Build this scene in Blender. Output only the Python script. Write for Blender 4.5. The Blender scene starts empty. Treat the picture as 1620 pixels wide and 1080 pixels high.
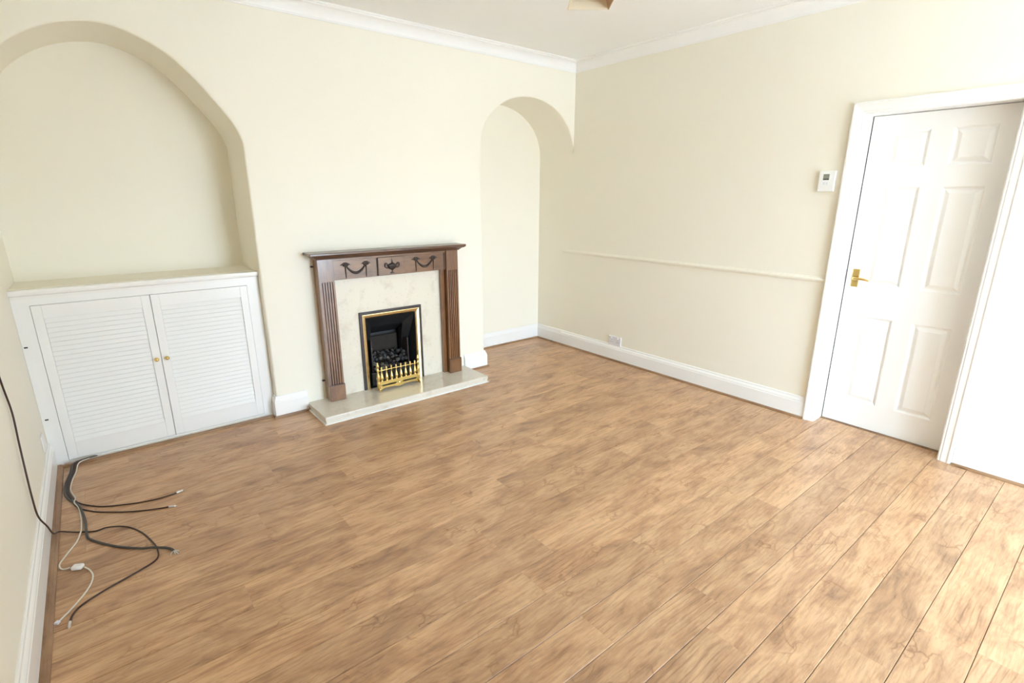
import bpy, bmesh, math, random
from mathutils import Vector, Matrix, noise
random.seed(7)
C = bpy.context.scene.collection
S = bpy.context.scene
PI = math.pi

# ------------------------------------------------------------------ camera
cam = bpy.data.objects.new('camera', bpy.data.cameras.new('camera'))
C.objects.link(cam)
cam.location = (-3.7429, -3.706, 1.5171)
cam.rotation_euler = (PI/2 - 0.274, 0, -0.6783)
cam.data.sensor_width = 36
cam.data.lens = 814.2157/1620*36
cam.data.clip_start = 0.02
S.camera = cam

# ------------------------------------------------------------------ world and exposure
S.view_settings.view_transform = 'Standard'
S.view_settings.look = 'None'
S.view_settings.gamma = 1
S.view_settings.use_curve_mapping = False
S.view_settings.exposure = 1.62
S.cycles.max_bounces = 14
S.cycles.diffuse_bounces = 9
S.cycles.glossy_bounces = 5
S.cycles.sample_clamp_indirect = 8
w = bpy.data.worlds.new('overcast_sky'); S.world = w; w.use_nodes = True
nt = w.node_tree; nt.nodes.clear()
wo = nt.nodes.new('ShaderNodeOutputWorld'); bg = nt.nodes.new('ShaderNodeBackground')
tc = nt.nodes.new('ShaderNodeTexCoord'); sx = nt.nodes.new('ShaderNodeSeparateXYZ')
rp = nt.nodes.new('ShaderNodeValToRGB')
mr = nt.nodes.new('ShaderNodeMapRange')
mr.inputs['From Min'].default_value = -1; mr.inputs['From Max'].default_value = 1
nt.links.new(tc.outputs['Generated'], sx.inputs[0]); nt.links.new(sx.outputs['Z'], mr.inputs['Value'])
nt.links.new(mr.outputs[0], rp.inputs[0]); nt.links.new(rp.outputs[0], bg.inputs['Color'])
e = rp.color_ramp.elements
e[0].position = 0.485; e[0].color = (0.50, 0.53, 0.55, 1)
e[1].position = 0.53; e[1].color = (0.63, 0.81, 1.0, 1)
SKY = 9.0
bg.inputs['Strength'].default_value = SKY
nt.links.new(bg.outputs[0], wo.inputs['Surface'])

# room measures (metres); corner of fireplace wall and right wall is the origin
W = 4.135          # left wall plane x = -W
YR = -5.95         # rear wall plane
HC = 2.70
WX0, WX1, WZ0, WZ1 = -2.20, -0.38, 0.08, 2.15
NX, NY = -2.30, -4.25      # unseen block added in the rear left corner to shade the left side; the window stands in the bay beside it      # patio window in the rear wall
pl = bpy.data.lights.new('window_portal', 'AREA'); pl.shape = 'RECTANGLE'
pl.size = WX1-WX0; pl.size_y = WZ1-WZ0; pl.cycles.is_portal = True
po = bpy.data.objects.new('window_portal', pl); C.objects.link(po)
po.location = ((WX0+WX1)/2, YR-0.13, (WZ0+WZ1)/2); po.rotation_euler = (PI/2, 0, 0)

# ------------------------------------------------------------------ materials
def new_mat(name):
    m = bpy.data.materials.new(name); m.use_nodes = True
    return m, m.node_tree, m.node_tree.nodes['Principled BSDF']
def N(nt, t, **k):
    n = nt.nodes.new(t)
    for a, b in k.items():
        if a in n.inputs: n.inputs[a].default_value = b
        else: setattr(n, a, b)
    return n
def plain(name, col, rough=0.5, metal=0.0, bump=0.0, bscale=200, var=0.0, vscale=3, spec=0.5):
    m, nt, b = new_mat(name)
    b.inputs['Base Color'].default_value = (*col, 1)
    b.inputs['Roughness'].default_value = rough
    b.inputs['Metallic'].default_value = metal
    b.inputs['Specular IOR Level'].default_value = spec
    g = N(nt, 'ShaderNodeNewGeometry')
    if bump:
        n = N(nt, 'ShaderNodeTexNoise'); n.inputs['Scale'].default_value = bscale
        n.inputs['Detail'].default_value = 4
        nt.links.new(g.outputs['Position'], n.inputs['Vector'])
        bp = N(nt, 'ShaderNodeBump'); bp.inputs['Strength'].default_value = bump; bp.inputs['Distance'].default_value = 0.002
        nt.links.new(n.outputs[0], bp.inputs['Height']); nt.links.new(bp.outputs[0], b.inputs['Normal'])
    if var:
        n = N(nt, 'ShaderNodeTexNoise'); n.inputs['Scale'].default_value = vscale; n.inputs['Detail'].default_value = 5
        nt.links.new(g.outputs['Position'], n.inputs['Vector'])
        mx = N(nt, 'ShaderNodeMix'); mx.data_type = 'RGBA'
        mx.inputs[6].default_value = (*[c*(1-var) for c in col], 1); mx.inputs[7].default_value = (*[min(1, c*(1+var)) for c in col], 1)
        nt.links.new(n.outputs[0], mx.inputs[0]); nt.links.new(mx.outputs[2], b.inputs['Base Color'])
    return m
M = {}
M['wall'] = plain('cream_wall_paint', (0.872, 0.835, 0.728), 0.55, bump=0.12, bscale=90, var=0.012, vscale=1.3, spec=0.3)
M['ceil'] = plain('white_ceiling_paint', (0.90, 0.90, 0.89), 0.7, bump=0.1, bscale=120, var=0.01, spec=0.2)
M['gloss'] = plain('white_gloss_paint', (0.89, 0.885, 0.87), 0.22, bump=0.05, bscale=60, var=0.01, vscale=2)
M['cornice'] = plain('white_cornice_paint', (0.90, 0.895, 0.88), 0.6, bump=0.05, spec=0.2)
M['cupboard'] = plain('white_satin_paint', (0.87, 0.87, 0.865), 0.32, bump=0.06, bscale=80, var=0.01)
M['plastic'] = plain('white_plastic', (0.85, 0.85, 0.84), 0.3, bump=0.01)
M['socketm'] = plain('pale_grey_plastic', (0.74, 0.74, 0.78), 0.35, bump=0.01)
M['dark'] = plain('dark_slot', (0.02, 0.02, 0.02), 0.5, bump=0.01)
M['lcd'] = plain('grey_display', (0.26, 0.26, 0.22), 0.25, bump=0.01)
M['brass'] = plain('polished_brass', (0.80, 0.60, 0.24), 0.14, 1.0, bump=0.03, bscale=40)
M['brassf'] = plain('satin_brass', (0.84, 0.68, 0.38), 0.24, 1.0, bump=0.02, bscale=60)
M['strip'] = plain('brown_gap_shade', (0.07, 0.05, 0.04), 0.9, bump=0.02, spec=0.1)
M['bronze'] = plain('dark_grey_trim', (0.055, 0.045, 0.045), 0.35, 0.4, bump=0.02)
M['black'] = plain('black_fire_metal', (0.008, 0.009, 0.011), 0.5, 0.0, bump=0.2, bscale=120, var=0.3, vscale=12)
M['firegrey'] = plain('grey_fire_ceramic', (0.026, 0.019, 0.014), 0.85, bump=0.8, bscale=50, var=0.5, vscale=18)
M['coal'] = plain('coal', (0.030, 0.030, 0.032), 0.6, bump=1.0, bscale=60, var=0.5, vscale=30)
M['coalg'] = plain('ashy_coal', (0.11, 0.10, 0.09), 0.8, bump=1.0, bscale=60, var=0.5, vscale=30)
M['cable'] = plain('dark_brown_cable_sheath', (0.045, 0.018, 0.012), 0.38, bump=0.02)
M['cableg'] = plain('dark_grey_cable_sheath', (0.06, 0.052, 0.048), 0.45, bump=0.02)
M['cablew'] = plain('white_cable_sheath', (0.72, 0.68, 0.60), 0.4, bump=0.02)
M['silver'] = plain('nickel_plug', (0.75, 0.74, 0.73), 0.3, 0.9, bump=0.02)
M['caulk'] = plain('white_sealant', (0.80, 0.79, 0.76), 0.6, bump=0.8, bscale=60, var=0.12, vscale=20)
M['shadelit'] = plain('cream_fabric_lit', (0.74, 0.66, 0.50), 0.8, bump=0.3, bscale=500)
M['shadedim'] = plain('tan_fabric_shaded', (0.55, 0.36, 0.22), 0.8, bump=0.3, bscale=500)  # browner copy of the lampshade fabric, shade away from the window painted in
M['patio'] = plain('patio_concrete', (0.66, 0.66, 0.65), 0.8, bump=0.5, bscale=30, var=0.2)

def ramp(nt, pts):
    r = nt.nodes.new('ShaderNodeValToRGB'); el = r.color_ramp.elements
    while len(el) > 1: el.remove(el[-1])
    el[0].position = pts[0][0]; el[0].color = (*pts[0][1], 1)
    for p, c in pts[1:]:
        q = el.new(p); q.color = (*c, 1)
    return r
def wood(name, light, mid, dark, axis='x', rough=0.3, obj_rand=True, grain=1.0, blotch=1.0, knots=True, coat=0.0, tone=0.12, spec=0.5):
    """laminate / oak grain running along one axis, each object with its own pattern"""
    m, nt, b = new_mat(name); L = nt.links.new
    g = N(nt, 'ShaderNodeNewGeometry'); oi = N(nt, 'ShaderNodeObjectInfo')
    sc = {'x': (1.0, 10.0, 10.0), 'z': (10.0, 10.0, 1.0), 'y': (10.0, 1.0, 10.0)}[axis]
    off = N(nt, 'ShaderNodeVectorMath', operation='SCALE'); off.inputs[0].default_value = (37.0, 11.0, 23.0)
    if obj_rand: L(oi.outputs['Random'], off.inputs['Scale'])
    else: off.inputs['Scale'].default_value = 0
    add = N(nt, 'ShaderNodeVectorMath', operation='ADD'); L(g.outputs['Position'], add.inputs[0]); L(off.outputs[0], add.inputs[1])
    # gentle warp so that the grain wanders
    wn = N(nt, 'ShaderNodeTexNoise'); wn.inputs['Scale'].default_value = 2.2; wn.inputs['Detail'].default_value = 2
    L(add.outputs[0], wn.inputs['Vector'])
    ws = N(nt, 'ShaderNodeVectorMath', operation='SCALE'); ws.inputs['Scale'].default_value = 0.06; L(wn.outputs['Color'], ws.inputs[0])
    wa = N(nt, 'ShaderNodeVectorMath', operation='ADD'); L(add.outputs[0], wa.inputs[0]); L(ws.outputs[0], wa.inputs[1])
    st = N(nt, 'ShaderNodeVectorMath', operation='MULTIPLY'); L(wa.outputs[0], st.inputs[0]); st.inputs[1].default_value = sc
    # blotches
    n1 = N(nt, 'ShaderNodeTexNoise'); n1.inputs['Scale'].default_value = 3.4*blotch; n1.inputs['Detail'].default_value = 6; n1.inputs['Roughness'].default_value = 0.62; n1.inputs['Distortion'].default_value = 0.6
    sb = N(nt, 'ShaderNodeVectorMath', operation='MULTIPLY'); L(wa.outputs[0], sb.inputs[0]); sb.inputs[1].default_value = tuple(1.0 if c == 1 else 2.6 for c in sc)
    L(sb.outputs[0], n1.inputs['Vector'])
    r1 = ramp(nt, [(0.27, dark), (0.42, mid), (0.58, light), (0.75, tuple(min(1, c*1.08) for c in light))]); L(n1.outputs[0], r1.inputs[0])
    # streaky figure
    n2 = N(nt, 'ShaderNodeTexNoise'); n2.inputs['Scale'].default_value = 4.5; n2.inputs['Detail'].default_value = 8; n2.inputs['Roughness'].default_value = 0.7; n2.inputs['Distortion'].default_value = 0.5
    L(st.outputs[0], n2.inputs['Vector'])
    r2 = ramp(nt, [(0.30, (0.60, 0.52, 0.46)), (0.46, (0.94, 0.92, 0.90)), (0.62, (1.0, 1.0, 1.0)), (0.8, (1.07, 1.06, 1.03))]); L(n2.outputs[0], r2.inputs[0])
    m1 = N(nt, 'ShaderNodeMix'); m1.data_type = 'RGBA'; m1.blend_type = 'MULTIPLY'; m1.inputs[0].default_value = 0.8*grain
    L(r1.outputs[0], m1.inputs[6]); L(r2.outputs[0], m1.inputs[7])
    # cathedral lines
    wv = N(nt, 'ShaderNodeTexWave'); wv.wave_type = 'BANDS'; wv.bands_direction = {'x': 'Y', 'z': 'X', 'y': 'X'}[axis]
    wv.inputs['Scale'].default_value = 1.3; wv.inputs['Distortion'].default_value = 11.0; wv.inputs['Detail'].default_value = 2; wv.inputs['Detail Scale'].default_value = 0.6
    L(st.outputs[0], wv.inputs['Vector'])
    r3 = ramp(nt, [(0.0, (0.66, 0.58, 0.52)), (0.16, (1, 1, 1)), (1.0, (1, 1, 1))]); L(wv.outputs[0], r3.inputs[0])
    # lines appear only in places
    n4 = N(nt, 'ShaderNodeTexNoise'); n4.inputs['Scale'].default_value = 2.6; L(wa.outputs[0], n4.inputs['Vector'])
    mk = N(nt, 'ShaderNodeMapRange'); mk.inputs['From Min'].default_value = 0.48; mk.inputs['From Max'].default_value = 0.66; mk.inputs['To Max'].default_value = 0.75*grain; L(n4.outputs[0], mk.inputs['Value'])
    m2 = N(nt, 'ShaderNodeMix'); m2.data_type = 'RGBA'; m2.blend_type = 'MULTIPLY'; L(mk.outputs[0], m2.inputs[0])
    L(m1.outputs[2], m2.inputs[6]); L(r3.outputs[0], m2.inputs[7])
    # fine pores
    fp = N(nt, 'ShaderNodeVectorMath', operation='MULTIPLY'); L(add.outputs[0], fp.inputs[0]); fp.inputs[1].default_value = tuple(14.0 if c == 1 else 170.0 for c in sc)
    n3 = N(nt, 'ShaderNodeTexNoise'); n3.inputs['Scale'].default_value = 1.0; n3.inputs['Detail'].default_value = 3; L(fp.outputs[0], n3.inputs['Vector'])
    r4 = ramp(nt, [(0.34, (0.80, 0.76, 0.72)), (0.5, (1, 1, 1)), (0.66, (1.05, 1.05, 1.05))]); L(n3.outputs[0], r4.inputs[0])
    m3 = N(nt, 'ShaderNodeMix'); m3.data_type = 'RGBA'; m3.blend_type = 'MULTIPLY'; m3.inputs[0].default_value = 0.55*grain
    L(m2.outputs[2], m3.inputs[6]); L(r4.outputs[0], m3.inputs[7])
    out = m3.outputs[2]
    if knots:      # short curved cracks, here and there
        cw_ = N(nt, 'ShaderNodeTexNoise'); cw_.inputs['Scale'].default_value = 14; cw_.inputs['Detail'].default_value = 2; L(add.outputs[0], cw_.inputs['Vector'])
        cs_ = N(nt, 'ShaderNodeVectorMath', operation='SCALE'); cs_.inputs['Scale'].default_value = 0.07; L(cw_.outputs['Color'], cs_.inputs[0])
        ca = N(nt, 'ShaderNodeVectorMath', operation='ADD'); L(wa.outputs[0], ca.inputs[0]); L(cs_.outputs[0], ca.inputs[1])
        cm = N(nt, 'ShaderNodeVectorMath', operation='MULTIPLY'); L(ca.outputs[0], cm.inputs[0]); cm.inputs[1].default_value = tuple(6.0 if c == 1 else 17.0 for c in sc)
        ve = N(nt, 'ShaderNodeTexVoronoi'); ve.feature = 'DISTANCE_TO_EDGE'; ve.inputs['Scale'].default_value = 1.0; L(cm.outputs[0], ve.inputs['Vector'])
        re_ = ramp(nt, [(0.0, (0.50, 0.40, 0.33)), (0.030, (0.85, 0.80, 0.76)), (0.07, (1, 1, 1))]); L(ve.outputs['Distance'], re_.inputs[0])
        n5 = N(nt, 'ShaderNodeTexNoise'); n5.inputs['Scale'].default_value = 5.5; n5.inputs['Detail'].default_value = 3; L(add.outputs[0], n5.inputs['Vector'])
        mk5 = N(nt, 'ShaderNodeMapRange'); mk5.inputs['From Min'].default_value = 0.52; mk5.inputs['From Max'].default_value = 0.66; mk5.inputs['To Max'].default_value = 0.75; L(n5.outputs[0], mk5.inputs['Value'])
        m5 = N(nt, 'ShaderNodeMix'); m5.data_type = 'RGBA'; m5.blend_type = 'MULTIPLY'; L(mk5.outputs[0], m5.inputs[0])
        L(out, m5.inputs[6]); L(re_.outputs[0], m5.inputs[7]); out = m5.outputs[2]
        # mottled, slightly smoked patches
        n6 = N(nt, 'ShaderNodeTexNoise'); n6.inputs['Scale'].default_value = 7; n6.inputs['Detail'].default_value = 7; n6.inputs['Roughness'].default_value = 0.7
        L(st.outputs[0], n6.inputs['Vector'])
        r6 = ramp(nt, [(0.32, (0.74, 0.70, 0.68)), (0.5, (1, 1, 1)), (0.68, (1.10, 1.07, 1.02))]); L(n6.outputs[0], r6.inputs[0])
        m6 = N(nt, 'ShaderNodeMix'); m6.data_type = 'RGBA'; m6.blend_type = 'MULTIPLY'; m6.inputs[0].default_value = 0.8
        L(out, m6.inputs[6]); L(r6.outputs[0], m6.inputs[7]); out = m6.outputs[2]
    if knots:
        kv = N(nt, 'ShaderNodeVectorMath', operation='MULTIPLY'); L(wa.outputs[0], kv.inputs[0]); kv.inputs[1].default_value = tuple(2.4 if c == 1 else 4.2 for c in sc)
        vo = N(nt, 'ShaderNodeTexVoronoi'); vo.inputs['Scale'].default_value = 1.0; vo.inputs['Randomness'].default_value = 1.0; L(kv.outputs[0], vo.inputs['Vector'])
        rk = ramp(nt, [(0.02, (0.35, 0.27, 0.22)), (0.05, (0.72, 0.63, 0.56)), (0.11, (1, 1, 1))]); L(vo.outputs['Distance'], rk.inputs[0])
        m4 = N(nt, 'ShaderNodeMix'); m4.data_type = 'RGBA'; m4.blend_type = 'MULTIPLY'; m4.inputs[0].default_value = 0.8
        L(out, m4.inputs[6]); L(rk.outputs[0], m4.inputs[7]); out = m4.outputs[2]
    # plank tone
    if obj_rand:
        tr = N(nt, 'ShaderNodeMapRange'); tr.inputs['To Min'].default_value = 1-tone; tr.inputs['To Max'].default_value = 1+tone*0.6
        L(oi.outputs['Random'], tr.inputs['Value'])
        tv = N(nt, 'ShaderNodeVectorMath', operation='SCALE'); L(out, tv.inputs[0]); L(tr.outputs[0], tv.inputs['Scale']); out = tv.outputs[0]
    L(out, b.inputs['Base Color'])
    rr = N(nt, 'ShaderNodeMapRange'); rr.inputs['To Min'].default_value = rough+0.08; rr.inputs['To Max'].default_value = rough-0.04
    L(n2.outputs[0], rr.inputs['Value']); L(rr.outputs[0], b.inputs['Roughness'])
    b.inputs['Specular IOR Level'].default_value = spec
    b.inputs['Coat Weight'].default_value = coat; b.inputs['Coat Roughness'].default_value = 0.16
    bp = N(nt, 'ShaderNodeBump'); bp.inputs['Strength'].default_value = 0.10; bp.inputs['Distance'].default_value = 0.001
    L(n3.outputs[0], bp.inputs['Height']); L(bp.outputs[0], b.inputs['Normal'])
    return m
M['floor'] = wood('oak_laminate', (0.64, 0.405, 0.232), (0.51, 0.30, 0.166), (0.33, 0.195, 0.117), 'x', 0.30)
M['bead'] = wood('brown_beading', (0.34, 0.20, 0.105), (0.27, 0.145, 0.072), (0.19, 0.10, 0.05), 'x', 0.4, knots=False, tone=0.03)
M['beady'] = wood('brown_beading_along', (0.34, 0.20, 0.105), (0.27, 0.145, 0.072), (0.19, 0.10, 0.05), 'y', 0.4, knots=False, tone=0.03)
M['oakz'] = wood('dark_oak_upright', (0.230, 0.104, 0.038), (0.168, 0.072, 0.026), (0.100, 0.042, 0.017), 'z', 0.30, knots=False, coat=0.9, tone=0.05)
M['oakx'] = wood('dark_oak_level', (0.230, 0.104, 0.038), (0.168, 0.072, 0.026), (0.100, 0.042, 0.017), 'x', 0.30, knots=False, coat=0.9, tone=0.05)
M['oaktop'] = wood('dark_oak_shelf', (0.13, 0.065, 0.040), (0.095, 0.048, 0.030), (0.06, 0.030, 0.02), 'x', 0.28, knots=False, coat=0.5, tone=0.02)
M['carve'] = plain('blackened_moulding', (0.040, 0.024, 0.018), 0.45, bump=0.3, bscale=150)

def stone(name, base, dark, light, rough):
    m, nt, b = new_mat(name); L = nt.links.new
    g = N(nt, 'ShaderNodeNewGeometry')
    n = N(nt, 'ShaderNodeTexNoise'); n.inputs['Scale'].default_value = 9; n.inputs['Detail'].default_value = 8; n.inputs['Roughness'].default_value = 0.6; n.inputs['Distortion'].default_value = 0.1
    L(g.outputs['Position'], n.inputs['Vector'])
    r = ramp(nt, [(0.28, dark), (0.45, base), (0.6, base), (0.74, light)]); L(n.outputs[0], r.inputs[0])
    v = N(nt, 'ShaderNodeTexVoronoi'); v.inputs['Scale'].default_value = 26; L(g.outputs['Position'], v.inputs['Vector'])
    r2 = ramp(nt, [(0.10, (0.84, 0.80, 0.74)), (0.22, (1, 1, 1))]); L(v.outputs['Distance'], r2.inputs[0])
    mx = N(nt, 'ShaderNodeMix'); mx.data_type = 'RGBA'; mx.blend_type = 'MULTIPLY'; mx.inputs[0].default_value = 0.5
    L(r.outputs[0], mx.inputs[6]); L(r2.outputs[0], mx.inputs[7]); L(mx.outputs[2], b.inputs['Base Color'])
    b.inputs['Roughness'].default_value = rough
    return m
M['marble'] = stone('cream_marble', (0.77, 0.715, 0.60), (0.655, 0.585, 0.475), (0.81, 0.765, 0.67), 0.28)
M['hearth'] = stone('hearth_marble', (0.70, 0.65, 0.56), (0.58, 0.52, 0.43), (0.78, 0.74, 0.67), 0.16)

# ------------------------------------------------------------------ mesh helpers
def obj(name, bm, m, parent=None, smooth=False, label=None, kind=None, cat=None, group=None):
    bmesh.ops.recalc_face_normals(bm, faces=bm.faces)
    me = bpy.data.meshes.new(name); bm.to_mesh(me); bm.free()
    me.materials.append(m)
    if smooth:
        for p in me.polygons: p.use_smooth = True
    o = bpy.data.objects.new(name, me); C.objects.link(o)
    if parent is not None: o.parent = parent
    for k, v in (('label', label), ('kind', kind), ('category', cat), ('group', group)):
        if v: o[k] = v
    return o
def thing(name, label=None, cat=None, loc=(0, 0, 0), group=None, kind=None):
    o = bpy.data.objects.new(name, None); C.objects.link(o); o.location = loc
    o.empty_display_size = 0.05
    for k, v in (('label', label), ('kind', kind), ('category', cat), ('group', group)):
        if v: o[k] = v
    bpy.context.view_layer.update()
    return o
def keep(o, root):
    """parent o to root while its vertices stay where they were written (world coordinates)"""
    o.parent = root; o.matrix_parent_inverse = Matrix.Translation(-Vector(root.location))
    return o
def box(bm, x0, x1, y0, y1, z0, z1, bev=0.0, seg=2, mat=None):
    r = bmesh.ops.create_cube(bm, size=1)
    vs = r['verts']
    bmesh.ops.scale(bm, vec=(abs(x1-x0), abs(y1-y0), abs(z1-z0)), verts=vs)
    if bev:
        ed = list({e for v in vs for e in v.link_edges})
        rr = bmesh.ops.bevel(bm, geom=ed, offset=bev, segments=seg, affect='EDGES', profile=0.5)
        vs = list({v for f in rr['faces'] for v in f.verts} | {v for v in vs if v.is_valid})
    if mat is not None: bmesh.ops.transform(bm, matrix=mat, verts=vs)
    bmesh.ops.translate(bm, vec=((x0+x1)/2, (y0+y1)/2, (z0+z1)/2), verts=vs)
    return vs
def offset_path(path, d, closed=False):
    """points of the path moved to its left by d, mitred"""
    n = len(path); out = []
    for i, p in enumerate(path):
        p = Vector(p)
        a = Vector(path[i-1]) if (i > 0 or closed) else None
        b = Vector(path[(i+1) % n]) if (i < n-1 or closed) else None
        n1 = n2 = None
        if a is not None: t = (p-a).normalized(); n1 = Vector((-t.y, t.x))
        if b is not None: t = (b-p).normalized(); n2 = Vector((-t.y, t.x))
        if n1 is None: out.append(p+n2*d); continue
        if n2 is None: out.append(p+n1*d); continue
        mm = (n1+n2)
        if mm.length < 1e-6: out.append(p+n1*d); continue
        mm.normalize(); out.append(p+mm*(d/max(0.2, mm.dot(n1))))
    return out
def sweep(bm, profile, path, fn, closed=False, caps=True):
    """profile: (d,h) list, a closed outline; path: 2D; fn(u,v,h) -> 3D"""
    cols = []
    for d, h in profile:
        cols.append([bm.verts.new(fn(q.x, q.y, h)) for q in offset_path(path, d, closed)])
    np_, n = len(profile), len(path)
    for i in range(np_):
        a, b = cols[i], cols[(i+1) % np_]
        for j in range(n if closed else n-1):
            k = (j+1) % n
            bm.faces.new((a[j], a[k], b[k], b[j]))
    if caps and not closed:
        bm.faces.new([c[0] for c in cols]); bm.faces.new([c[-1] for c in reversed(cols)])
flat = lambda u, v, h: (u, v, h)
def tube(bm, pts, r, n=8, sub=6, close_ends=True):
    """smooth tube through the points (Catmull-Rom)"""
    P = [Vector(p) for p in pts]
    P = [P[0]*2-P[1]] + P + [P[-1]*2-P[-2]]
    path = []
    for i in range(1, len(P)-2):
        for s in range(sub):
            t = s/sub; p0, p1, p2, p3 = P[i-1], P[i], P[i+1], P[i+2]
            path.append(0.5*((2*p1)+(p2-p0)*t+(2*p0-5*p1+4*p2-p3)*t*t+(3*p1-p0-3*p2+p3)*t**3))
    path.append(P[-2])
    rings = []; up = Vector((0, 0, 1))
    T0 = (path[1]-path[0]).normalized()
    nx = T0.orthogonal().normalized()
    for i, p in enumerate(path):
        T = (path[min(i+1, len(path)-1)]-path[max(i-1, 0)]).normalized()
        nx = (nx-T*nx.dot(T)).normalized(); ny = T.cross(nx)
        rr = r(i/(len(path)-1)) if callable(r) else r
        rings.append([bm.verts.new(p+(nx*math.cos(2*PI*k/n)+ny*math.sin(2*PI*k/n))*rr) for k in range(n)])
    for a, b in zip(rings, rings[1:]):
        for k in range(n): bm.faces.new((a[k], a[(k+1) % n], b[(k+1) % n], b[k]))
    if close_ends:
        bm.faces.new(list(reversed(rings[0]))); bm.faces.new(rings[-1])
def lathe(bm, prof, org, axis='z', n=16, mat=None):
    """prof: (r,h)"""
    rings = []
    for r, h in prof:
        ring = []
        for k in range(n):
            a = 2*PI*k/n; u, v = r*math.cos(a), r*math.sin(a)
            q = {'z': Vector((u, v, h)), 'y': Vector((u, h, v)), 'x': Vector((h, u, v))}[axis]
            if mat is not None: q = mat @ q
            ring.append(bm.verts.new(Vector(org)+q))
        rings.append(ring)
    for a, b in zip(rings, rings[1:]):
        for k in range(n): bm.faces.new((a[k], a[(k+1) % n], b[(k+1) % n], b[k]))
    bm.faces.new(list(reversed(rings[0]))); bm.faces.new(rings[-1])
B = bmesh.new

# ================================================================== THE SETTING
# ---- floor: slab with laminate planks laid along x
bm = B(); box(bm, -4.4, 1.3, YR-0.2, 0.75, -0.15, -0.008)
floor = obj('floor', bm, M['dark'], kind='structure')
ROW, Y0 = 0.1625, -2.795
PL = 1.285
known = {(-1): -2.083, 1: -2.04, (-5): -1.625, 14: -2.71, 11: -2.71, 8: -1.725, 2: -2.57, 4: -2.55}
k0 = int(math.floor((YR-Y0)/ROW)); k1 = int(math.ceil((0.5-Y0)/ROW))
g_ = 0.0009
for k in range(k0, k1):
    y0, y1 = max(Y0+k*ROW, YR-0.03)+g_, min(Y0+(k+1)*ROW, 0.52)-g_
    if y1-y0 < 0.01: continue
    end = known.get(k, -4.1+((k*0.377+0.21) % 1.0)*PL)
    x = end-PL*math.ceil((end+4.14)/PL)
    while x < 0.17:
        a, b = max(x, -4.14)+0.0002, min(x+PL, 0.17)-0.0002
        x += PL
        if b-a < 0.02: continue
        if y0 > 0.03 and b < -1.12: continue      # behind the chimney breast
        bm = B(); box(bm, a, b, y0, y1, -0.008, 0)
        top = [e for e in bm.edges if all(v.co.z > -0.001 for v in e.verts) and abs(e.verts[0].co.y-e.verts[1].co.y) < 1e-6]
        bmesh.ops.bevel(bm, geom=top, offset=0.0016, segments=1, affect='EDGES')
        o = obj('plank', bm, M['floor'], floor)

# ---- ceiling
bm = B(); box(bm, -4.4, 0.4, YR-0.2, 0.75, HC, HC+0.12)
ceiling = obj('ceiling', bm, M['ceil'], kind='structure')

# ---- fireplace wall with two arched recesses
DL, DR = 0.47, 0.48
LX1 = -2.905; RX0 = -1.086
def spline(pts, sub):
    P = [Vector(p) for p in pts]; P = [P[0]*2-P[1]]+P+[P[-1]*2-P[-2]]; out = []
    for i in range(1, len(P)-2):
        for s in range(sub):
            t = s/sub; p0, p1, p2, p3 = P[i-1:i+3]
            out.append(0.5*((2*p1)+(p2-p0)*t+(2*p0-5*p1+4*p2-p3)*t*t+(3*p1-p0-3*p2+p3)*t**3))
    out.append(P[-2]); return [tuple(v) for v in out]
archL = spline([(-W, 1.90), (-4.07, 2.035), (-3.93, 2.215), (-3.766, 2.330), (-3.60, 2.383), (-3.45, 2.381), (-3.27, 2.308), (-3.137, 2.194), (-3.0, 2.025), (-2.935, 1.925), (LX1, 1.845)], 5)
c_, a_ = RX0/2, -RX0/2
archR = [(c_-a_*math.cos(t), 1.915+0.437*math.sin(t)) for t in [PI*i/40 for i in range(41)]]
bm = B()
fb = (-2.225, -1.785, 0.04, 0.635)            # fire opening
def quadf(pts, sm=False):
    f = bm.faces.new([bm.verts.new(p) for p in pts]); f.smooth = sm
RR = 0.012            # soft plaster arris
def arch_geo(arch, d, lo, hi):
    """opening outline (jambs + arch), rolled arris, soffit, back; lo/hi: clamp of x where the recess runs into a side wall"""
    jl = [(arch[0][0], 0.0)] if lo is None else []
    jr = [(arch[-1][0], 0.0)] if hi is None else []
    path = jl+list(arch)+jr
    cl = lambda x: min(max(x, -W if lo is None else lo), 0.0 if hi is None else hi)
    rings = []
    for i in range(5):
        t = PI/2*i/4; off = RR*(1-math.sin(t)); y = RR*(1-math.cos(t))
        rings.append([(cl(q.x), y, max(0, q.y)) for q in offset_path(path, off)])
    rings.append([(x, d, z) for x, y, z in rings[-1]])
    for r1_, r2_ in zip(rings, rings[1:]):
        for j in range(len(path)-1): quadf([r1_[j], r1_[j+1], r2_[j+1], r2_[j]], True)
    f0 = rings[0]
    for j in range(len(path)-1):
        (xa, _, za), (xb, _, zb) = f0[j], f0[j+1]
        if abs(xb-xa) > 1e-6: quadf([(xa, 0, za), (xb, 0, zb), (xb, 0, HC), (xa, 0, HC)])
    for (xa, za), (xb, zb) in zip(arch, arch[1:]): quadf([(xa, d, 0), (xb, d, 0), (xb, d, zb), (xa, d, za)])
    return f0[0][0], f0[-1][0]
_, lx1 = arch_geo(archL, DL, -W, None)
rx0, _ = arch_geo(archR, DR, None, 0.0)
for x0, x1, z0, z1 in ((lx1, fb[0], 0, fb[2]), (lx1, fb[0], fb[2], fb[3]), (lx1, fb[0], fb[3], HC), (fb[0], fb[1], 0, fb[2]), (fb[0], fb[1], fb[3], HC),
                       (fb[1], rx0, 0, fb[2]), (fb[1], rx0, fb[2], fb[3]), (fb[1], rx0, fb[3], HC)):
    quadf([(x0, 0, z0), (x1, 0, z0), (x1, 0, z1), (x0, 0, z1)])
bmesh.ops.remove_doubles(bm, verts=bm.verts, dist=0.0002)
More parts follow.
